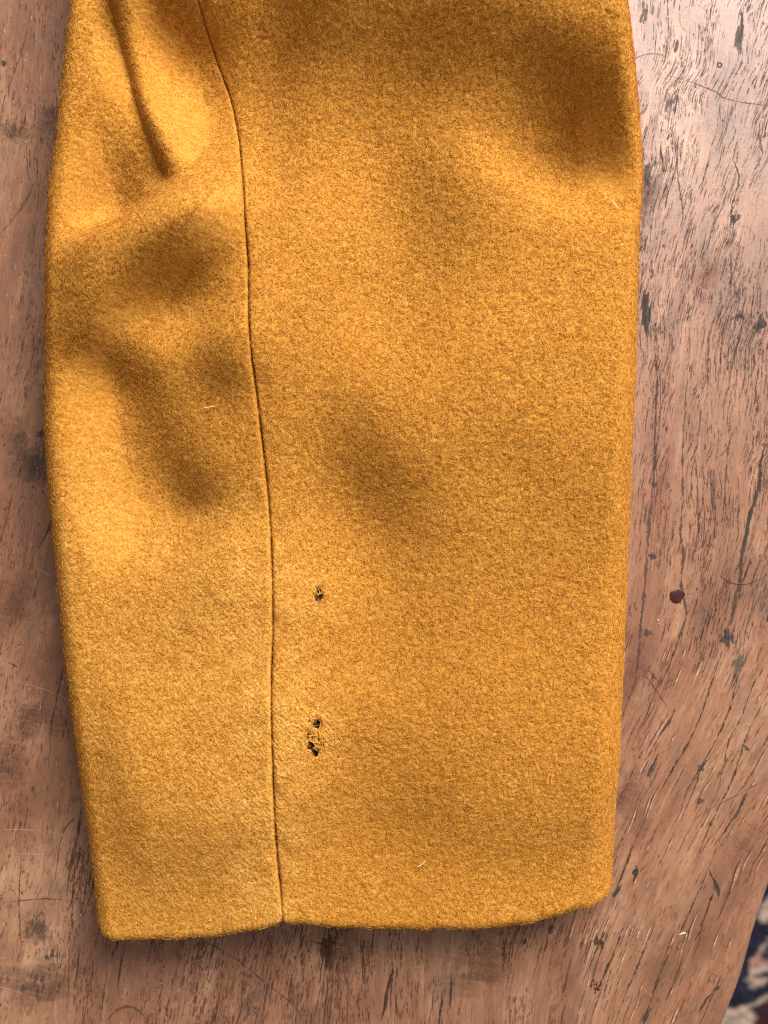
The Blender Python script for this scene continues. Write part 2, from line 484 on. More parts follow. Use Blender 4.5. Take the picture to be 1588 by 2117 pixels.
cr = srgb(74, 62, 56); gy = srgb(66, 62, 58); bk = srgb(58, 42, 36)
CRACKS = [
 ([(1351,700),(1358,776),(1354,915),(1351,998),(1343,1081),(1333,1213),(1326,1280),(1316,1395),(1291,1469),(1281,1508)], 5.5, cr),
 ([(1356,690),(1366,820),(1357,930),(1358,1010),(1349,1100),(1340,1220)], 2.2, cr),
 ([(1422,766),(1416,849),(1411,948),(1412,1031),(1407,1097),(1412,1140),(1409,1213),(1419,1263),(1406,1313),(1389,1362),(1373,1401),(1362,1420)], 5.0, cr),
 ([(1518,885),(1505,932),(1498,1031),(1492,1081)], 3.2, cr),
 ([(1436,930),(1441,980),(1442,1040),(1437,1072)], 2.6, DK1),
 ([(1588,899),(1571,965),(1571,998),(1555,1051),(1541,1114),(1532,1157),(1528,1207),(1517,1246),(1512,1296)], 6.5, cr),
 ([(1549,1050),(1545,1095),(1538,1130)], 8.0, gy),
 ([(1494,1344),(1479,1388),(1455,1461),(1437,1508),(1416,1549),(1385,1601),(1359,1645)], 3.4, bk),
 ([(1556,1334),(1530,1386),(1510,1461),(1484,1523),(1453,1583),(1432,1638),(1403,1708)], 3.6, bk),
 ([(1582,1378),(1559,1412),(1533,1482),(1507,1534),(1484,1635),(1468,1664)], 2.4, bk),
 ([(1588,1430),(1541,1529),(1517,1604),(1486,1669),(1458,1729),(1442,1775)], 3.2, bk),
 ([(1546,1638),(1520,1684),(1494,1726),(1473,1775)], 3.0, bk),
 ([(1545,1638),(1530,1668),(1515,1695)], 8.0, gy),
 ([(1363,1555),(1350,1582),(1339,1606)], 8.0, gy),
 ([(1463,1800),(1437,1860),(1416,1906),(1403,1936)], 3.0, bk),
 ([(1476,1843),(1465,1872),(1450,1919),(1437,1945)], 4.2, bk),
 ([(1356,1906),(1331,1966),(1312,2013),(1290,2060)], 3.2, bk),
 ([(1388,1964),(1369,2002),(1352,2049),(1335,2098)], 4.0, bk),
 ([(1505,2026),(1485,2044),(1463,2060),(1441,2098)], 7.0, gy),
 ([(1344,2074),(1337,2095),(1329,2117)], 9.0, gy),
 ([(1310,1745),(1290,1800),(1268,1850)], 3.5, bk),
 ([(1285,1825),(1275,1845),(1265,1853)], 8.0, gy),
 ([(1465,1795),(1472,1812),(1480,1826)], 2.6, bk),
 ([(1476,1816),(1483,1838),(1486,1858)], 8.0, gy),
 ([(1540,650),(1530,690),(1518,740),(1524,775)], 4.0, gy),
 ([(1530,20),(1535,60),(1528,95)], 7.0, gy),
 ([(1518,330),(1528,370),(1519,405),(1512,440),(1518,468)], 4.0, gy),
 ([(1512,520),(1512,575)], 4.0, cr),
 ([(1407,300),(1400,335),(1405,390),(1412,440),(1408,470)], 3.2, DK1),
 ([(1340,600),(1335,650),(1339,700)], 11.0, gy),
 ([(1310,560),(1312,640),(1308,700)], 5.0, gy),
 ([(1340,340),(1336,365),(1342,385)], 12.0, gy),
 ([(1402,80),(1395,110)], 9.0, GR1),
 ([(1576,650),(1565,680)], 9.0, gy),
 ([(1568,270),(1577,320)], 4.0, GR1),
 ([(133,1372),(116,1453),(106,1503),(100,1600)], 3.0, srgb(78, 58, 50)),
 ([(166,1690),(160,1730),(140,1800)], 7.0, srgb(84, 70, 62)),
 ([(176,1675),(131,1720),(113,1826)], 2.4, srgb(74, 54, 46)),
 ([(112,1060),(98,1100),(76,1140)], 5.0, srgb(92, 76, 68)),
 ([(45,1765),(40,1856),(45,1982)], 2.2, BR0),
 ([(152,1830),(145,1960),(140,2100)], 1.6, BR0),
 ([(222,2007),(214,2060),(207,2112)], 4.5, srgb(80, 58, 48)),
 ([(65,15),(50,89),(25,163),(0,228)], 3.0, srgb(84, 66, 58)),
 ([(79,362),(50,421),(5,480)], 2.6, srgb(92, 70, 62)),
 ([(815,1990),(802,2043),(788,2114)], 6.5, srgb(66, 46, 34)),
 ([(560,2010),(552,2045),(545,2085)], 3.5, BR0),
 ([(360,2010),(350,2070),(338,2117)], 4.0, BR0),
 ([(640,1945),(675,1960),(670,2010)], 5.0, BR0),
 ([(1140,1905),(1136,1935)], 6.0, srgb(70, 54, 44)),
 ([(1088,1940),(1078,1960)], 6.0, bk),
 ([(1122,1945),(1110,1990),(1100,2030)], 2.6, bk),
 ([(1245,1930),(1235,1960),(1205,2030)], 3.4, bk),
 ([(1300,1890),(1265,1980),(1235,2045)], 4.0, bk),
 ([(920,2050),(912,2080),(905,2117)], 3.2, bk),
 ([(955,2065),(945,2100)], 3.0, bk),
]
for pts, w_, c_ in CRACKS: line(pts, w_ * 0.72, c_)
# scratches, pale and dark, rings left by wet glasses and a nail hole
for pts, w_ in [([(30,1408),(88,1424),(146,1448)], 1.5), ([(0,1715),(76,1717),(176,1735)], 1.4), ([(55,1284),(121,1302)], 1.2),
                ([(81,1176),(111,1196)], 1.1), ([(-20,2034),(40,2052),(121,2088)], 1.8), ([(15,1763),(106,1768)], 1.0), ([(90,1858),(131,1878)], 1.0),
                ([(1460,245),(1486,290)], 1.4), ([(1478,1388),(1488,1440)], 1.4), ([(1345,1280),(1375,1296)], 1.2), ([(1310,1917),(1335,1915)], 1.4),
                ([(1328,2040),(1350,2062)], 1.2), ([(1380,1812),(1410,1835)], 1.0), ([(280,2015),(345,2036),(410,2060)], 1.0), ([(1305,1335),(1330,1318)], 1.2)]:
    line(pts, w_, PALE0, rough=0.25)
for pts, w_, c_ in [([(1333,1395),(1355,1425),(1382,1465)], 2.4, srgb(88, 62, 52)), ([(1340,1383),(1360,1408)], 2.2, srgb(88, 62, 52)),
                ([(0,1866),(91,1858),(131,1861)], 1.6, BR0), ([(15,1368),(40,1380)], 1.8, BR0), ([(400,1933),(480,1977),(550,2032),(603,2074),(625,2105)], 1.7, BR0),
                ([(1298,124),(1347,111),(1380,118)], 1.5, srgb(128, 96, 86)), ([(1377,155),(1427,169),(1480,190),(1496,202),(1539,212),(1590,218)], 2.2, srgb(116, 84, 74)),
                ([(1588,1610),(1540,1635),(1470,1672),(1430,1695)], 1.3, srgb(104, 74, 62)), ([(1419,1227),(1432,1229)], 1.6, bk), ([(1445,1278),(1458,1276)], 1.4, bk),
                ([(220,2114),(237,2092),(264,2081),(290,2092),(306,2114)], 3.2, srgb(104, 70, 54)), ([(1290,1240),(1290,1250)], 2, bk)]:
    line(pts, w_, c_, rough=0.3)
for cx, cy, r_, w_, c_ in [(1508,484,15,1.6,srgb(150,112,98)), (1536,489,22,1.6,srgb(150,112,98)), (1375,552,15,1.5,srgb(150,112,98)), (1388,220,26,2.2,srgb(156,118,104)),
                       (1488,134.5,4.2,3.0,srgb(52,34,34)), (1572,727,5,2.4,srgb(110,80,72)), (1436,40,30,1.6,srgb(160,122,108)), (1572,345,34,1.8,srgb(158,118,104)), (1474,2022,8,1.3,srgb(120,84,68))]:
    th = np.linspace(0, 2 * np.pi, 30)
    s = np.stack([cx + r_ * np.cos(th), cy + r_ * np.sin(th)], 1)
    add_strokes(s[None], (w_ * (0.75 + 0.5 * RNG.random(30)))[None], np.asarray(c_)[None], 0.32 if r_ > 8 else 1.0)
def blob(cx, cy, rx, ry, c_, n=26):
    """dark spot with a ragged outline: short slivers piled along the grain"""
    x = cx + RNG.standard_normal(n) * rx * 0.5; y = cy + RNG.standard_normal(n) * ry * 0.5
    L_ = RNG.uniform(0.5, 1.2, n) * ry
    p = trace(x, y - L_ / 2, L_, 6)
    add_strokes(p, lens(n, 6, RNG.uniform(2.0, 5.0, n)), lerp_col(c_, np.asarray(c_) * 1.5, RNG.random(n)))
for a_ in [(1505,1318,13,14,srgb(62,58,56),40), (1349,1152,6,10,gy,12), (1316,1805,7,10,srgb(54,50,44),22), (1338,1308,8,8,gy,14), (1339,362,9,22,GR1,22), (1336,645,12,32,GR0,30),
           (1531,76,7,30,GR1,20), (1518,455,9,14,GR0,18), (1573,670,12,14,GR0,24), (1388,214,10,16,GR1,18), (1453,1590,8,9,gy,12), (1543,1545,9,6,gy,8), (1448,1655,6,6,bk,8),
           (1528,655,12,10,GR0,14), (1330,30,14,20,GR1,14), (1530,1375,8,26,GR1,18), (1240,1945,10,14,bk,14), (1235,2040,10,10,bk,14), (8,130,5,10,gy,10),
           (120,240,30,22,BR1,30), (80,960,26,30,GR1,14), (85,895,10,8,gy,12), (75,1915,16,20,srgb(96,74,62),12), (85,2035,30,26,srgb(96,74,62),14), (70,1490,24,16,BR1,18), (678,1965,24,28,srgb(76,54,42),40), (105,1975,12,10,gy,8)]:
    blob(*a_)
for cx, cy, w_, h_, c_, al in [(120,235,70,60,srgb(86,74,68),.45),(30,270,60,40,srgb(100,70,58),.4),(80,940,90,110,srgb(82,72,66),.5),(40,1240,120,120,srgb(100,66,54),.35),(60,1500,80,70,srgb(88,64,54),.45),
        (30,1590,80,80,srgb(96,62,50),.4),(75,1915,40,46,srgb(72,56,48),.6),(85,2035,90,66,srgb(72,58,50),.55),(700,1985,110,70,srgb(74,52,42),.35),(1000,1990,160,90,srgb(92,58,42),.35),(1330,290,46,120,srgb(150,110,96),.35),
        (1345,400,60,70,srgb(128,98,90),.4),(1310,640,40,90,srgb(92,74,68),.4),(1480,560,50,90,srgb(168,112,94),.35),(1370,1050,60,160,srgb(164,104,82),.35),(1330,1380,90,110,srgb(128,80,64),.35),(1320,1680,70,110,srgb(120,76,60),.35),
        (1400,2000,120,70,srgb(150,112,84),.3),(1560,1750,60,160,srgb(126,80,66),.35),(320,2040,110,70,srgb(176,130,106),.25),(140,130,40,110,srgb(196,158,140),.3),(60,1120,60,60,srgb(172,124,106),.3), (1420,1740,50,80,srgb(190,142,122),.3)]:
    for _ in range(7):
        x_, y_ = cx + RNG.normal(0, w_ * 0.3), cy + RNG.normal(0, h_ * 0.3)
        hh = h_ * RNG.uniform(0.5, 1.0)
        p_ = trace(np.array([x_]), np.array([y_ - hh / 2]), np.array([hh]), 12)
        add_strokes(p_, lens(1, 12, np.array([w_ * RNG.uniform(0.3, 0.7)]), 0.15), np.asarray(c_)[None], al * 0.4)
grain = mesh_obj('wood_grain', np.vstack(SV), np.vstack(SF), M_PORE, table, False, np.vstack(SC))
tag(grain, kind='stuff')

# ------------------------------------------------------------------ the sleeve
ZR = 0.010                                     # plane on which the sleeve's outline is drawn
ZT = 0.018                                     # about the height of its upper side
KT = (D - ZT) / (D - ZR)
def top_px(p):
    """grid coordinate, on the outline plane, of a feature seen at p on the upper side"""
    p = np.asarray(p, float)
    return np.stack([W_PX / 2 + (p[..., 0] - W_PX / 2) * KT, H_PX / 2 + (p[..., 1] - H_PX / 2) * KT], -1)

LEFT = np.array([(182,-160),(172,0),(158,110),(146,220),(134,330),(119,440),(116,540),(114,640),(112,740),(109,860),(110,960),(117,1060),(126,1180),(134,1280),(142,1370),(152,1460),(163,1560),(172,1640),(180,1720),(189,1800),(196,1860),(200,1905),(203,1960)], float)
RIGHT = np.array([(1262,-160),(1275,0),(1288,80),(1300,170),(1312,270),(1318,340),(1319,400),(1313,480),(1310,580),(1309,680),(1306,800),(1300,950),(1297,1080),(1293,1200),(1290,1320),(1285,1440),(1281,1560),(1276,1660),(1272,1740),(1271,1800),(1269,1850),(1266,1960)], float)
SEAM = top_px(np.array([(385,-160),(415,0),(440,100),(470,185),(490,270),(503,345),(515,430),(523,560),(530,700),(538,800),(548,920),(558,1040),(566,1180),(568,1300),(566,1400),(568,1500),(571,1600),(573,1700),(576,1800),(582,1880),(586,1960)], float))
def curve_x(tab):
    yy = np.arange(-600, 2000, 4.0)
    s = spline(tab, 600)
    xx = np.interp(yy, s[:, 1], s[:, 0])
    return lambda y: np.interp(y, yy, xx)
fl, fr, fs = curve_x(LEFT), curve_x(RIGHT), curve_x(SEAM)
HEM = np.array([(196,1872),(206,1894),(222,1908),(250,1915),(330,1912),(420,1904),(500,1892),(560,1880),(592,1872),(625,1875),(680,1884),(760,1889),(860,1891),(960,1890),(1040,1885),(1090,1879),(1140,1867),(1200,1854),(1240,1845),(1258,1839),(1268,1830)], float)
hx = HEM[:, 0]; hy = HEM[:, 1] - 12
hem_wob = Field(45, 14, 14, 4, 0, 0, 1600, 200)
def hem_y(x): return np.interp(x, hx, hy) + 1.6 * hem_wob(x, 0 * x + 80)

# --- folds: the slope that the light reveals, integrated to a height
BLOBS = [  # x, y, half-length, half-width, turn (deg, clockwise), slope (+ faces the window)
 (1060,60,240,80,20,-0.85), (1180,195,135,82,42,-1.05), (1252,292,62,46,25,-0.6), (860,320,190,170,15,-0.35), (760,70,170,100,10,-0.7), (650,200,60,140,10,-0.65), (900,190,170,100,20,-0.55),
 (1235,412,95,42,5,0.45), (1120,400,110,40,22,0.50), (980,300,150,45,27,0.25), (890,480,75,150,12,-0.8), (590,360,35,90,5,-0.35),
 (720,430,80,100,0,0.50), (520,150,40,110,0,0.45),
 (372,50,66,46,0,-1.35), (372,255,62,85,-14,1.35), (430,330,45,70,0,0.5), (205,250,50,130,10,-0.30),
 (290,476,105,40,-27,1.6), (190,525,75,48,-10,1.2), (272,310,45,85,-20,-0.55), (400,556,76,34,-22,-1.4), (300,620,70,36,-30,-0.7), (420,610,60,40,0,-0.7),
 (340,700,60,30,0,0.15), (215,735,75,38,10,-1.0), (300,790,50,35,0,-0.5), (468,775,48,52,0,-1.05), (350,850,60,40,0,-0.4),
 (365,950,75,58,40,-0.85), (410,1020,40,30,0,-0.5), (170,900,60,90,0,0.45), (250,1120,150,60,10,0.45), (480,1110,60,70,0,0.30),
 (740,950,75,110,-25,-0.75), (640,640,60,140,0,0.22), (1000,640,150,80,0,0.12), (680,1280,80,200,0,0.50), (1150,1080,130,140,0,-0.45),
 (300,1420,120,120,0,0.45), (230,1600,80,120,0,-0.12), (900,1620,140,120,0,-0.5), (1080,1420,130,120,0,-0.15), (640,1640,60,140,0,0.22), (1020,1780,150,60,0,-0.12), (400,1770,140,60,0,-0.20), (830,1130,80,90,0,0.12), (1180,620,90,120,0,0.14),
]
GX0, GY0, GST = -700.0, -900.0, 5.0
gx = np.arange(GX0, 2300, GST); gy_ = np.arange(GY0, 3000, GST)
GXX, GYY = np.meshgrid(gx, gy_)
G = np.zeros_like(GXX)
for bx, by, sx, sy, rt, am in BLOBS:
    (bx, by) = top_px(np.array([bx, by]))
    c_, s_ = math.cos(math.radians(rt)), math.sin(math.radians(rt))
    u = (GXX - bx) * c_ + (GYY - by) * s_; v = -(GXX - bx) * s_ + (GYY - by) * c_
    G += (am * 1.25 if am > 0.6 else am) * np.exp(-0.5 * ((u / sx) ** 2 + (v / sy) ** 2))
G += 0.06 * Field(41, 55, 55, 5, GX0, GY0, 2300, 3000)(GXX, GYY)
SLOPE = 0.95
lx, ly = 0.46, -0.89                           # towards the window on the grid (y runs down)
kx = np.fft.fftfreq(G.shape[1], GST)[None] * 2 * np.pi; ky = np.fft.fftfreq(G.shape[0], GST)[:, None] * 2 * np.pi
lk = -(lx * kx + ly * ky)
FH = np.fft.fft2(G * SLOPE) * np.conj(1j * lk) / (lk ** 2 + 0.10 * (kx ** 2 + ky ** 2) + (1 / 240.0) ** 2)
FOLD = np.fft.ifft2(FH).real                    # height in grid units
FOLD = np.where(FOLD > 0, 70 * np.tanh(FOLD / 70), FOLD)
def fold(px, py): return sample(FOLD, (px - GX0) / GST, (py - GY0) / GST)

# --- the sharp crease at the upper left
CRE = spline(top_px(np.array([(222,-160),(236,0),(250,70),(268,150),(296,250),(334,345),(358,400),(374,445)], float)), 120)
def crease(px, py):
    shp = px.shape
    x = px.ravel(); y = py.ravel(); out = np.zeros(x.size)
    near = np.where((x < 700) & (y < 820) & (x > 40))[0]
    cx = np.interp(y[near], CRE[:, 1], CRE[:, 0]); d = (x[near] - cx) * 0.95
    A = 30 * sm((450 - y[near]) / 70) * (0.75 + 0.25 * sm((y[near] + 100) / 200))
    sg = np.where(d < 0, 58.0, 14.0)
    h = -0.80 * A * np.exp(-(np.abs(d) / sg) ** 1.5) + 0.50 * A * np.exp(-((d - 36) / 30) ** 2)
    # the ridge that runs from the crease's foot down to the left
    a_ = top_px(np.array([485., 452.])); b_ = top_px(np.array([225., 606.]))
    t_ = (b_ - a_) / np.linalg.norm(b_ - a_); n_ = np.array([-t_[1], t_[0]])
    if n_[1] < 0: n_ = -n_
    al = (x[near] - a_[0]) * t_[0] + (y[near] - a_[1]) * t_[1]; dn = (x[near] - a_[0]) * n_[0] + (y[near] - a_[1]) * n_[1]
    L_ = np.linalg.norm(b_ - a_)
    R_ = 20 * sm((al + 40) / 110) * sm((L_ - 15 - al) / 190)
    h = h + R_ * np.exp(-(np.abs(dn) / np.where(dn < 0, 62.0, 30.0)) ** 1.7)
    out[near] = h
    return out.reshape(shp)

ROWS = np.concatenate([np.arange(-560, -150, 5.0), np.arange(-150, 1160, 2.1), np.arange(1160, 1200, 1.6), np.arange(1200, 1250, 1.1), np.arange(1250, 1440, 2.0), np.arange(1440, 1545, 1.1), np.arange(1545, 1700, 2.0), np.arange(1700, 1900.1, 2.4)])
ROWS = ROWS[np.concatenate([[True], np.diff(ROWS) > 0.7])]
HEM_NOM = ROWS[-1]
def thick(y): return 0.0255 - 0.0075 * sm((y - 300) / 1500.0) - 0.0015 * sm((y - 1600) / 300)
PX = m_per_px(ZR)
RE, RB = 0.0125, 0.006                         # upper and lower rounding of the sleeve's sides
wn1 = Field(51, 2.3, 1.9, 1.2, 0, -600, 1400, 2000)
wn2 = Field(52, 4.2, 3.0, 2.0, 0, -600, 1400, 2000)
wn3 = Field(53, 11, 8.0, 3.0, 0, -600, 1400, 2000)
HOLES = [  # ragged moth holes in the cloth: grid centre, half sizes, turn
 (top_px(np.array([660.,1219.])), 3.6, 4.6, 20), (top_px(np.array([661.,1234.])), 5.2, 5.0, -15), (top_px(np.array([655.,1227.])), 2.5, 3.0, 0), (top_px(np.array([667.,1229.])), 2.0, 3.0, 0),
 (top_px(np.array([659.,1486.])), 7.0, 9.5, 30), (top_px(np.array([643.,1480.])), 1.6, 2.0, 0), (top_px(np.array([641.,1508.])), 2.4, 9.0, 12), (top_px(np.array([647.,1532.])), 7.5, 8.0, 10),
 (top_px(np.array([655.,1547.])), 6.5, 7.5, -20), (top_px(np.array([662.,1520.])), 2.5, 3.0, 0), (top_px(np.array([651.,1513.])), 2.6, 3.2, 0), (top_px(np.array([669.,1531.])), 2.5, 4.0, 0)]
def hole_field(px, py):
    """>0 inside a hole"""
    jit = wn1(px * 1.0, py * 1.0) * 0.20
    h = np.full(px.shape, -9.0)
    for (c_, a, b, r) in HOLES:
        cr_, sr_ = math.cos(math.radians(r)), math.sin(math.radians(r))
        k_ = 1.30 if c_[1] < 1300 else 0.95
        u = ((px - c_[0]) * cr_ + (py - c_[1]) * sr_) / k_; v = (-(px - c_[0]) * sr_ + (py - c_[1]) * cr_) / k_
        h = np.maximum(h, 1 - np.sqrt((u / a) ** 2 + (v / b) ** 2) + jit)
    return h

def upper(px, py, w):
    """height above the plain pillow shape, in metres; w fades it out towards the sides"""
    d = np.abs(px - fs(py))
    seam = -11.0 * np.exp(-(d / 1.9) ** 1.4) + 0.6 * np.exp(-((d - 24) / 22) ** 2) - 1.6 * np.exp(-(d / 7) ** 2)
    seam = seam * (1 + 0.06 * np.sin(py / 13.0 * 2 * np.pi) * np.exp(-(d / 14) ** 2) + 0.22 * wn3(px * 0 + 300, py))
    seam = seam + 1.2 * np.exp(-((d - 12) / 12) ** 2) * wn3(px * 0 + 500 + 200 * np.sign(px - fs(py)), py * 0.5)
    z = fold(px, py) * (0.2 + 0.8 * sm((px - fl(py) - 15) / 150)) + crease(px, py) + seam * (0.55 + 0.45 * sm((py - 100) / 300)) * (1 - 0.7 * sm((py - 1830) / 65))
    hx_, hy_ = HOLES[7][0]; z = z + 1.0 * np.exp(-(((px - hx_ - 6) / 26) ** 2 + ((py - hy_ + 22) / 48) ** 2))
    hf = hole_field(px, py)
    z = z - 2.4 * sm((hf + 0.9) / 0.9)
    return z * PX * w

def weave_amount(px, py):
    """where the nap is worn and the weave shows: round the holes, along the lower seam, on the narrow panel; the tint reuses it for painted lit slopes"""
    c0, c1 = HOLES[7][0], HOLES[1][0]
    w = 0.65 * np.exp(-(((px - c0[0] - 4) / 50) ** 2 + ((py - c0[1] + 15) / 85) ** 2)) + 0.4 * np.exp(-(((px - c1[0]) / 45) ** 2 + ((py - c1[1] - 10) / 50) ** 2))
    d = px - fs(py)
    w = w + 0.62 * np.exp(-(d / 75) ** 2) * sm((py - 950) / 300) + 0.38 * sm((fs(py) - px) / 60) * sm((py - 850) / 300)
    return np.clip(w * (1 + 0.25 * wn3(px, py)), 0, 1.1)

def grainz(px, py):
    a = wn1(px, py) * 0.9 + wn2(px, py) * 0.30
    a = np.clip(a, -2.2, 1.6); a = a - 0.18 * a * a
    wob = wn3(px, py) * 1.2
    tw = np.sin(2 * np.pi * ((px + 0.35 * py) / 9.5) + wob) * np.sin(2 * np.pi * py / 8.0 + 1.1 * wn2(px, py)) * 1.1
    return 0.000052 * a + 0.00002 * wn3(px, py) + 0.00011 * tw * (0.12 + weave_amount(px, py))

def panel(side, rows):
    """side -1: the narrow panel left of the seam; +1: the wide one right of it. Returns (nr,nc,3), grid px, py, uppers"""
    ny = len(rows)
    re, rb = (RE * (0.55 if side < 0 else 0.8)) / PX, RB / PX
    ex = fl(rows) if side < 0 else fr(rows)                      # silhouette
    sx = fs(rows) + 0.5 * wn3(rows * 0 + 900, rows)
    # columns from the seam outwards: near the seam fine, then even
    inner = ex - side * re
    span = (inner - sx) * side
    if side > 0:
        cols = np.concatenate([np.arange(0, 12, 1.0), np.arange(12, 60, 2.2), np.arange(60, 122, 1.15)])
        n_far = 275
    else:
        cols = np.concatenate([np.arange(0, 12, 1.0), np.arange(12, 40, 2.0)])
        n_far = 165
    far = np.linspace(0, 1, n_far + 1)
    a = cols[-1] + 2.2
    near = np.broadcast_to(cols[None], (ny, len(cols)))
    farx = a + far[None] * (span[:, None] - a)
    offs = np.concatenate([near, farx], 1)
    px_flat = sx[:, None] + side * offs
    zt = thick(rows)[:, None]
    # side: over the edge (90..0 deg), then under (0..-90)
    th = np.radians(np.linspace(90, 0, 46)[1:])
    px_e = inner[:, None] + side * re * np.cos(th)[None]
    zs = 0.42 * zt
    z_e = zs + (zt - zs) * np.sin(th)[None]
    w_e = np.sin(th) ** 3.0
    tu = np.radians(np.linspace(0, -90, 16)[1:])
    px_u = (ex - side * rb)[:, None] + side * rb * np.cos(tu)[None]
    z_u = zs * (1 + np.sin(tu))[None] + 0.0003
    mid = (fl(rows) + fr(rows)) / 2
    t = np.linspace(0, 1, 14)[1:]
    px_b = (ex - side * rb)[:, None] * (1 - t)[None] + mid[:, None] * t[None]
    z_b = np.full(px_b.shape, 0.0003)
    px = np.concatenate([px_flat, px_e, px_u, px_b], 1)
    z = np.concatenate([np.broadcast_to(zt, px_flat.shape), z_e, z_u, z_b], 1)
    w = np.concatenate([np.ones(px_flat.shape[1]), w_e, 0 * tu, 0 * t])[None]
    g = np.concatenate([np.ones(px_flat.shape[1]), 0.4 + 0.6 * w_e, 0.4 + 0 * tu, 0 * t])[None]
    py = np.broadcast_to(rows[:, None], px.shape)
    # gentle crown across the width, and the folds
    cc = (px - mid[:, None]) / ((fr(rows) - fl(rows)) / 2)[:, None]
    z = z + w * 0.0035 * (1 - np.clip(cc, -1, 1) ** 2) + upper(px, py, w)
    z = np.maximum(z, 0.0003) + g * grainz(px, py)
    # the hem is not straight
    pyw = py + (hem_y(px) - HEM_NOM) * sm((py - 1450) / (HEM_NOM - 1450))
    # small wobble of the side outline
    V = np.stack([X(px, ZR), Y(pyw, ZR), z], -1)
    return V, px, py, w

def with_hem(V):
    """roll the last row over into the inside of the cuff"""
    last = V[-1]
    prev = V[-6]
    tan = np.gradient(last, axis=0)
    n2 = np.stack([tan[:, 2], -tan[:, 0]], 1)
    n2 /= np.linalg.norm(n2, axis=1, keepdims=True) + 1e-9
    # smooth normals, pointing inside the tube
    ker = np.ones(15) / 15
    n2 = np.stack([np.convolve(np.pad(n2[:, i], 7, 'edge'), ker, 'valid') for i in (0, 1)], 1)
    cen = np.array([0.5 * (X(203) + X(1266)), 0.008])
    mean_in = ((cen[None] - last[:, [0, 2]]) * n2)
    flip = np.sign((mean_in[:, 1]).sum())
    n2 = n2 * flip
    n2 /= np.linalg.norm(n2, axis=1, keepdims=True) + 1e-9
    r = 0.0026
    rows = []
    for al in np.radians(np.linspace(0, 180, 11)[1:]):
        d = r * (1 - math.cos(al)); s = r * math.sin(al)
        rows.append(np.stack([last[:, 0] + n2[:, 0] * d, last[:, 1] - s, last[:, 2] + n2[:, 1] * d], 1))
    for k in (0.008, 0.02, 0.035):
        p = rows[10 - 1].copy(); p[:, 1] += k; rows.append(p)
    return np.concatenate([V, np.array(rows)], 0)

sleeve = empty('coat_sleeve', (float(X(730)), float(Y(1050)), 0.0))
tag(sleeve, 'mustard yellow wool coat sleeve with moth holes lying on the wooden table', 'sleeve')

NAP_SRC = []
for side, nm, lab in ((-1, 'side_panel', 'narrow wool panel left of the seam with a deep crease'), (1, 'main_panel', 'wide wool panel right of the seam with two moth holes')):
    V, px, py, w = panel(side, ROWS)
    VV = with_hem(V)
    pad = lambda a_: np.concatenate([a_, np.repeat(a_[-1:], 7, 0)], 0)
    NAP_SRC.append((VV[:len(ROWS) + 7], pad(px), pad(py), w))
    nr, nc = VV.shape[:2]
    F = grid_faces(nr, nc)
    if side < 0: F = F[:, ::-1]
    F = F[:, ::-1]
    if side > 0:
        hf = np.full((nr, nc), -1.0); hf[:len(ROWS)] = hole_field(px, py); hf[:len(ROWS)][w[0][None].repeat(len(ROWS), 0) < 0.5] = -1
        inside = hf.ravel()[F].mean(1) > 0
        F = F[~inside]
    wr = np.zeros((nr, nc)); wr[:len(ROWS)] = weave_amount(px, py) * (w[0][None] > 0.2); wr[len(ROWS):] = wr[len(ROWS) - 1]  # tint mask: wear round the holes, lit slopes painted along seam and narrow panel
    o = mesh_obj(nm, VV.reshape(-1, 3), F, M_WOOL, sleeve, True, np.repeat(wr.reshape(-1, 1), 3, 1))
    o['label'] = lab

# --- lining inside, seen through the holes and the cuff
def lining():
    rows = np.arange(-550, 1860, 9.0)
    u = np.linspace(-1, 1, 120)
    out = []
    for y in rows:
        xl, xr = fl(y) + 45, fr(y) - 45
        zt = float(thick(y))
        cx, hw = (xl + xr) / 2, (xr - xl) / 2
        s_ = np.sqrt(np.clip(1 - np.abs(u) ** 7, 0, 1))
        xx = cx + hw * u
        yy = np.full(xx.shape, y)
        up = fold(xx, yy) * PX + crease(xx, yy) * PX
        near = sum(np.exp(-(((xx - c_[0]) / 22) ** 2 + ((yy - c_[1]) / 30) ** 2)) for c_ in (HOLES[1][0], HOLES[5][0], HOLES[7][0]))
        zz = 0.35 * zt + 0.65 * zt * s_ + 0.0035 * s_ * (1 - u ** 2) + np.where(up < 0, up * 1.02, up * s_) - 0.0030 + 0.0015 * np.clip(near, 0, 1)
        zz = np.maximum(zz, 0.003)
        low = 0.35 * zt - (0.35 * zt - 0.0026) * s_
        out.append(np.concatenate([np.stack([X(xx, ZR), Y(yy, ZR), zz], 1), np.stack([X(xx, ZR), Y(yy, ZR), low], 1)[::-1]], 0))
    V = np.array(out)
    o = mesh_obj('lining', V.reshape(-1, 3), grid_faces(len(rows), 240), M_LINING, sleeve, True)
    o['label'] = 'dark lining showing through the moth holes'
lining()

# --- height lookup of the finished upper side
def on_top(pt, lift=0.0):
    """world point on the cloth for a grid point on the outline plane"""
    x, y = float(pt[0]), float(pt[1])
    V, px, py, w = NAP_SRC[0] if x < fs(y) else NAP_SRC[1]
    r = int(np.argmin(np.abs(py[:, 0] - y)))
    m = w[0] > 0.3
    c_ = int(np.argmin(np.where(m, np.abs(px[r] - x), 1e9)))
    return np.array([X(x, ZR), V[r, c_, 1] + (py[r, 0] - y) * 0, V[r, c_, 2] + lift])

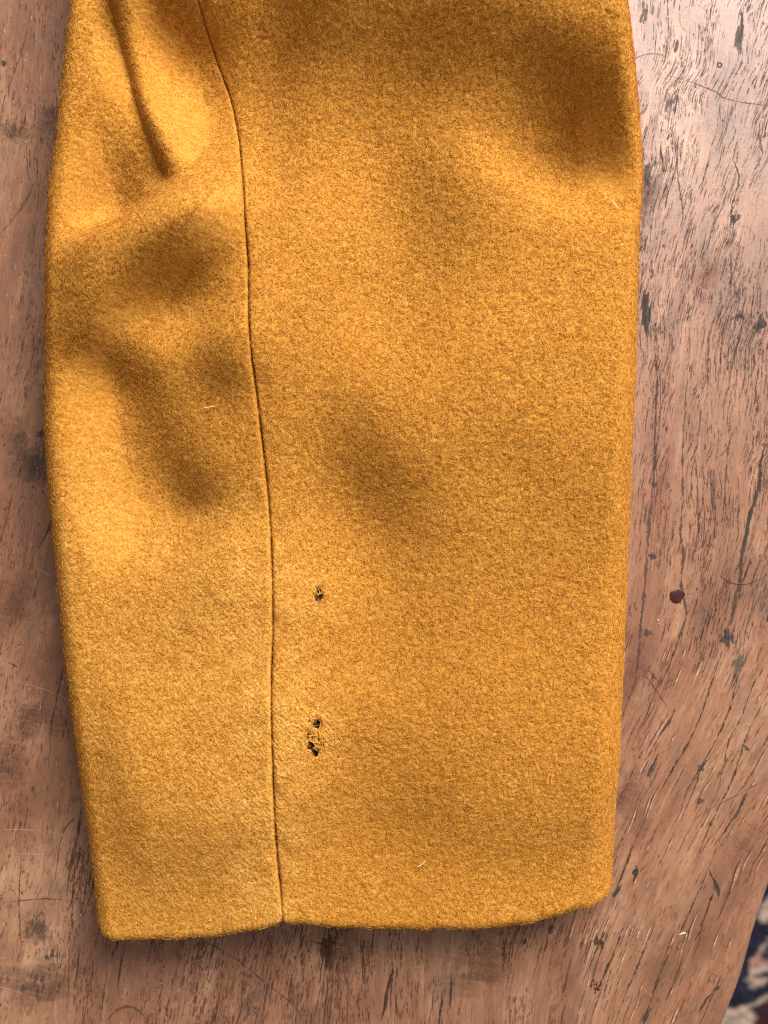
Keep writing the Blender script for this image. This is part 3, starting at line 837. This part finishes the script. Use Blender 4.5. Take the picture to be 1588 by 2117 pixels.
# --- seam thread sunk in the groove: one stitch after another
yy = np.arange(-550, 1893, 13.0)
tv, tf, n0 = [], [], 0
for a in yy:
    ys = np.linspace(a + 1.0, a + 12.0, 5)
    ps = []
    for i, y_ in enumerate(ys):
        q = on_top((fs(y_), y_))
        q[2] += 0.00004 * math.sin(math.pi * i / 4) - 0.00012
        ps.append(q)
    v, f = tube(ps, 0.00016, 5)
    tv.append(v); tf.append(f + n0); n0 += len(v)
th_o = mesh_obj('seam_thread', np.vstack(tv), np.vstack(tf), M_THREAD, sleeve)
tag(th_o, kind='stuff')

# --- bare yarns left in the lower hole
def yarn(pts, rad, lift):
    P_ = []
    for i, p in enumerate(pts):
        q = on_top(top_px(np.array(p, float)))
        P_.append([q[0], q[1], q[2] + (lift[i] if hasattr(lift, '__len__') else lift)])
    s = spline(np.array(P_), 16)
    v, f = tube(s, rad, 6)
    return mesh_obj('bare_yarn', v, f, M_YARN, sleeve)
L1 = 0.00012
for pts, r_ in [([(638,1490),(643,1497),(640,1506)], 0.00013), ([(636,1512),(640,1520),(637,1529)], 0.00013), ([(643,1511),(651,1507),(658,1511)], 0.00019), ([(660,1510),(667,1507),(675,1511)], 0.00017),
                ([(646,1521),(654,1523),(661,1519)], 0.00018), ([(664,1519),(671,1522),(678,1519)], 0.00015), ([(652,1497),(655,1505),(652,1513)], 0.00017), ([(654,1516),(651,1523),(655,1530)], 0.00016),
                ([(663,1499),(666,1506),(663,1515)], 0.00015), ([(666,1521),(670,1530),(667,1540)], 0.00016), ([(673,1512),(677,1521),(674,1531)], 0.00013), ([(657,1531),(664,1535),(671,1533)], 0.00014),
                ([(664,1468),(667,1456),(672,1438)], 0.00010), ([(632,1521),(629,1528),(632,1536)], 0.00010), ([(655,1225),(661,1227),(666,1226)], 0.00011),
                ([(659,1214),(661,1222),(660,1229)], 0.00009), ([(636,1541),(642,1546),(646,1556)], 0.00011), ([(668,1475),(672,1482),(671,1492)], 0.00011), ([(650,1476),(656,1474),(662,1476)], 0.00011)]:
    p_ = np.array(pts, float) + RNG.normal(0, 0.8, (3, 2))
    if RNG.random() < 0.3: continue
    yarn(p_, r_ * 0.85, L1 + np.array([0.0, 0.00022, 0.0]) * RNG.uniform(0.4, 1.4))

# --- nap: felted wool fibres standing off the cloth
def nap(count, lmin, lmax, rmin, rmax, lift, name, seed, edge=False):
    rg = np.random.default_rng(seed)
    P0, T1, T2, NN = [], [], [], []
    tot = []
    for (V, px, py, w) in NAP_SRC:
        A = V[1:, 1:] - V[:-1, :-1]; B = V[1:, :-1] - V[:-1, 1:]
        ar = 0.5 * np.linalg.norm(np.cross(A, B), axis=-1)
        nflat = px.shape[1] - 13 - 6
        ar[:, nflat:] = 0
        hf_ = hole_field(px, py)[:-1, :-1]; ok = (hf_ < -0.03) * (1 + 2.5 * (hf_ > -1.2))
        ar = ar * ok * np.clip(1 - 0.7 * weave_amount(px, py)[:-1, :-1], 0.35, 1)
        tot.append(ar)
    S0, S1 = tot[0].sum(), tot[1].sum()
    for k, (V, px, py, w) in enumerate(NAP_SRC):
        n = int(count * (S0 if k == 0 else S1) / (S0 + S1))
        cum = np.cumsum(tot[k].ravel()); cum /= cum[-1]
        idx = np.searchsorted(cum, rg.random(n))
        r, c = np.unravel_index(idx, tot[k].shape)
        u, v = rg.random((2, n, 1))
        a, b, cc, d = V[r, c], V[r, c + 1], V[r + 1, c], V[r + 1, c + 1]
        p = (a * (1 - u) + b * u) * (1 - v) + (cc * (1 - u) + d * u) * v
        # a smoother normal, from a wider stencil
        r2 = np.minimum(r + 6, V.shape[0] - 1); r1 = np.maximum(r - 6, 0); c2 = np.minimum(c + 4, V.shape[1] - 14); c1 = np.maximum(c - 4, 0)
        nn = np.cross(V[r2, c] - V[r1, c], V[r, c2] - V[r, c1])
        nn /= np.linalg.norm(nn, axis=1, keepdims=True) + 1e-12
        nn *= np.where(k == 0, 1, 1)
        flip = np.sign(nn[:, 2:3]); 
        if k == 0: s_ = -1
        else: s_ = 1
        # outwards: away from the sleeve's core
        core = np.stack([np.full(n, 0.0), p[:, 1], np.full(n, 0.004)], 1)
        sgn = np.sign(((p - core) * nn).sum(1, keepdims=True)); sgn[sgn == 0] = 1
        nn *= sgn
        P0.append(p); NN.append(nn)
    P0 = np.vstack(P0); NN = np.vstack(NN); n = len(P0)
    rnd = rg.standard_normal((n, 3)); rnd[:, 1] -= 0.25
    tg = rnd - NN * (rnd * NN).sum(1, keepdims=True); tg /= np.linalg.norm(tg, axis=1, keepdims=True)
    bi = np.cross(NN, tg)
    Ln = (lmin + (lmax - lmin) * rg.random(n) ** 2)[:, None]
    lf = (lift * (0.3 + 1.4 * rg.random(n)))[:, None]
    cu = (rg.standard_normal(n) * 0.75)[:, None]
    K = 4
    pts = np.zeros((n, K, 3))
    for k in range(K):
        t = k / (K - 1)
        pts[:, k] = P0 + tg * Ln * t + bi * Ln * cu * t * t + NN * (Ln * lf * math.sin(math.pi * min(t * 0.72, 1)) + 0.00002)
    hc = bpy.data.hair_curves.new(name)
    hc.add_curves([K] * n)
    hc.attributes['position'].data.foreach_set('vector', pts.astype(np.float32).ravel())
    rad = (rmin + (rmax - rmin) * rg.random(n))[:, None] * np.array([1.0, 1.0, 0.8, 0.35])[None]
    ra = hc.attributes.get('radius') or hc.attributes.new('radius', 'FLOAT', 'POINT')
    ra.data.foreach_set('value', rad.astype(np.float32).ravel())
    hc.materials.append(M_NAP)
    o = bpy.data.objects.new(name, hc)
    COL.objects.link(o)
    o.parent = sleeve
    o.matrix_parent_inverse = Matrix.Translation(-Vector(sleeve.location))
    tag(o, kind='stuff')
    return o
nap(300000, 0.0004, 0.0013, 0.000020, 0.000042, 0.20, 'wool_nap', 5)
nap(5000, 0.0012, 0.0030, 0.000012, 0.000022, 0.35, 'flyaway_fibres', 6)

# ------------------------------------------------------------------ loose bits
def loose(name, pts, rad, mat, lift, label, category, cloth=True):
    P_ = []
    for p in pts:
        if cloth:
            q = on_top(top_px(np.array(p, float)), lift)
        else:
            q = np.array([X(p[0]), Y(p[1]), lift])
        P_.append(q)
    P_ = np.array(P_)
    s = spline(P_, 22)
    if cloth: s[:, 2] = P_[:, 2].max() * 0.35 + s[:, 2] * 0.65
    rr = rad * np.sqrt(np.clip(np.sin(np.pi * np.linspace(0.06, 0.94, 22)), 0, 1))
    v, f = tube(s, rr, 6)
    o = mesh_obj(name, v, f, mat)
    return tag(o, label, category)
loose('loose_fibre', [(862,1812),(870,1806),(880,1796)], 0.00011, M_PALE, 0.0007, 'short pale fibre lying on the sleeve near the bottom hem', 'fibre')
loose('loose_fibre', [(1247,412),(1258,420),(1266,432),(1269,441)], 0.00011, M_PALE, 0.0007, 'curled pale fibre on the bright fold at the sleeve\'s right side', 'fibre')
loose('loose_fibre', [(425,851),(442,849),(460,846)], 0.00008, M_PALE, 0.0008, 'thin straight pale fibre left of the seam below the dark folds', 'fibre')
loose('lint', [(1404,1932),(1410,1929),(1418,1928)], 0.00015, M_WHITE, 0.00018, 'tiny white lint crumb on the wood right of the cuff', 'lint', False)
loose('lint', [(1358,1281),(1362,1284)], 0.00012, M_WHITE, 0.0002, 'minute white speck on the wood below the dark red drop', 'lint', False)
loose('stray_hair', [(1489,1190),(1506,1202),(1525,1207),(1548,1206),(1570,1198),(1590,1186)], 0.00008, M_HAIR, 0.00012, 'thin dark curved hair lying across the wood grain at the right', 'hair', False)

def drop():
    """hardened dark red drop, about 4 mm across, slightly lopsided"""
    n, m_ = 24, 9
    vs, fs_ = [], []
    for i in range(m_):
        a = i / (m_ - 1) * math.pi / 2
        for j in range(n):
            t = 2 * math.pi * j / n
            r = 0.0020 * math.cos(a) ** 0.7 * (1 + 0.10 * math.sin(2 * t + 0.6) + 0.07 * math.sin(3 * t) + 0.05 * math.sin(5 * t + 1))
            vs.append((r * math.cos(t), 1.08 * r * math.sin(t), 0.00018 * math.sin(a) + 0.00004 * math.sin(3 * t) * math.cos(a) * math.sin(a)))
    for i in range(m_ - 1):
        for j in range(n):
            fs_.append((i * n + j, i * n + (j + 1) % n, (i + 1) * n + (j + 1) % n, (i + 1) * n + j))
    o = mesh_obj('resin_drop', vs, fs_, M_DROP)
    o.location = (float(X(1400)), float(Y(1232)), 0.0001)
    tag(o, 'glossy dark red round drop stuck to the wood beside the sleeve', 'drop')
drop()

# ------------------------------------------------------------------ rug on the floor below the table
def rug():
    cell = 0.0030
    x = np.arange(-0.35, 1.05, cell); y = np.arange(-1.05, 0.35, cell)
    XX, YY = np.meshgrid(x, y)
    k = F_PX / (D + TABLE_H)
    gx_, gy2 = W_PX / 2 + XX * k, H_PX / 2 - YY * k         # grid coordinates on the rug plane
    wob = Field(61, 7, 7, 3, -500, -500, 3600, 4200); wob2 = Field(62, 45, 45, 6, -500, -500, 3600, 4200); wob3 = Field(63, 60, 60, 6, -500, -500, 3600, 4200)
    w1, w2, w3 = wob(gx_, gy2), wob2(gx_, gy2), wob3(gx_, gy2)
    navy, mar, cream, pink = srgb(36, 36, 50), srgb(60, 36, 38), srgb(164, 144, 130), srgb(164, 126, 112)
    c = np.empty(XX.shape + (3,)); c[:] = navy
    c[w3 > 0.5] = mar
    c[(np.abs(w2) < 0.28) | (w2 > 1.3)] = cream
    near = (gx_ > 1440) & (gx_ < 1640) & (gy2 > 1820) & (gy2 < 2180)
    c[near] = navy
    def el(cx, cy, rx, ry, col, rot=0, th=0.0):
        cr_, sr_ = math.cos(math.radians(rot)), math.sin(math.radians(rot))
        u = (gx_ - cx) * cr_ + (gy2 - cy) * sr_; v = -(gx_ - cx) * sr_ + (gy2 - cy) * cr_
        c[(u / rx) ** 2 + (v / ry) ** 2 < 1 + 0.30 * w1] = col
    el(1592, 1872, 34, 24, cream, -30)
    el(1578, 1985, 46, 34, pink, -35); el(1560, 2008, 34, 18, cream, -40); el(1595, 1960, 34, 28, cream)
    sp = near & (gy2 > 1935) & (gy2 < 2015) & (w1 > 0.35); c[sp] = srgb(58, 52, 58)
    el(1560, 2050, 60, 14, navy, -22); el(1600, 2100, 60, 56, mar)
    el(1520, 2105, 38, 34, cream, -30); el(1565, 2062, 34, 6, cream, -28); el(1590, 2105, 34, 46, mar)
    fade = RNG.normal(1.0, 0.10, XX.shape)[..., None]
    c = np.clip(c * fade, 0, 1)
    z = -TABLE_H + 0.006 + RNG.normal(0, 0.0007, XX.shape) + 0.0006 * w1
    jx = RNG.normal(0, 0.0004, XX.shape)
    V = np.stack([XX + jx, YY, z], -1).reshape(-1, 3)
    o = mesh_obj('rug', V, grid_faces(len(y), len(x)), M_RUG, None, False, c.reshape(-1, 3))
    tag(o, 'navy and cream patterned rug on the floor below the table edge', 'rug')
rug()
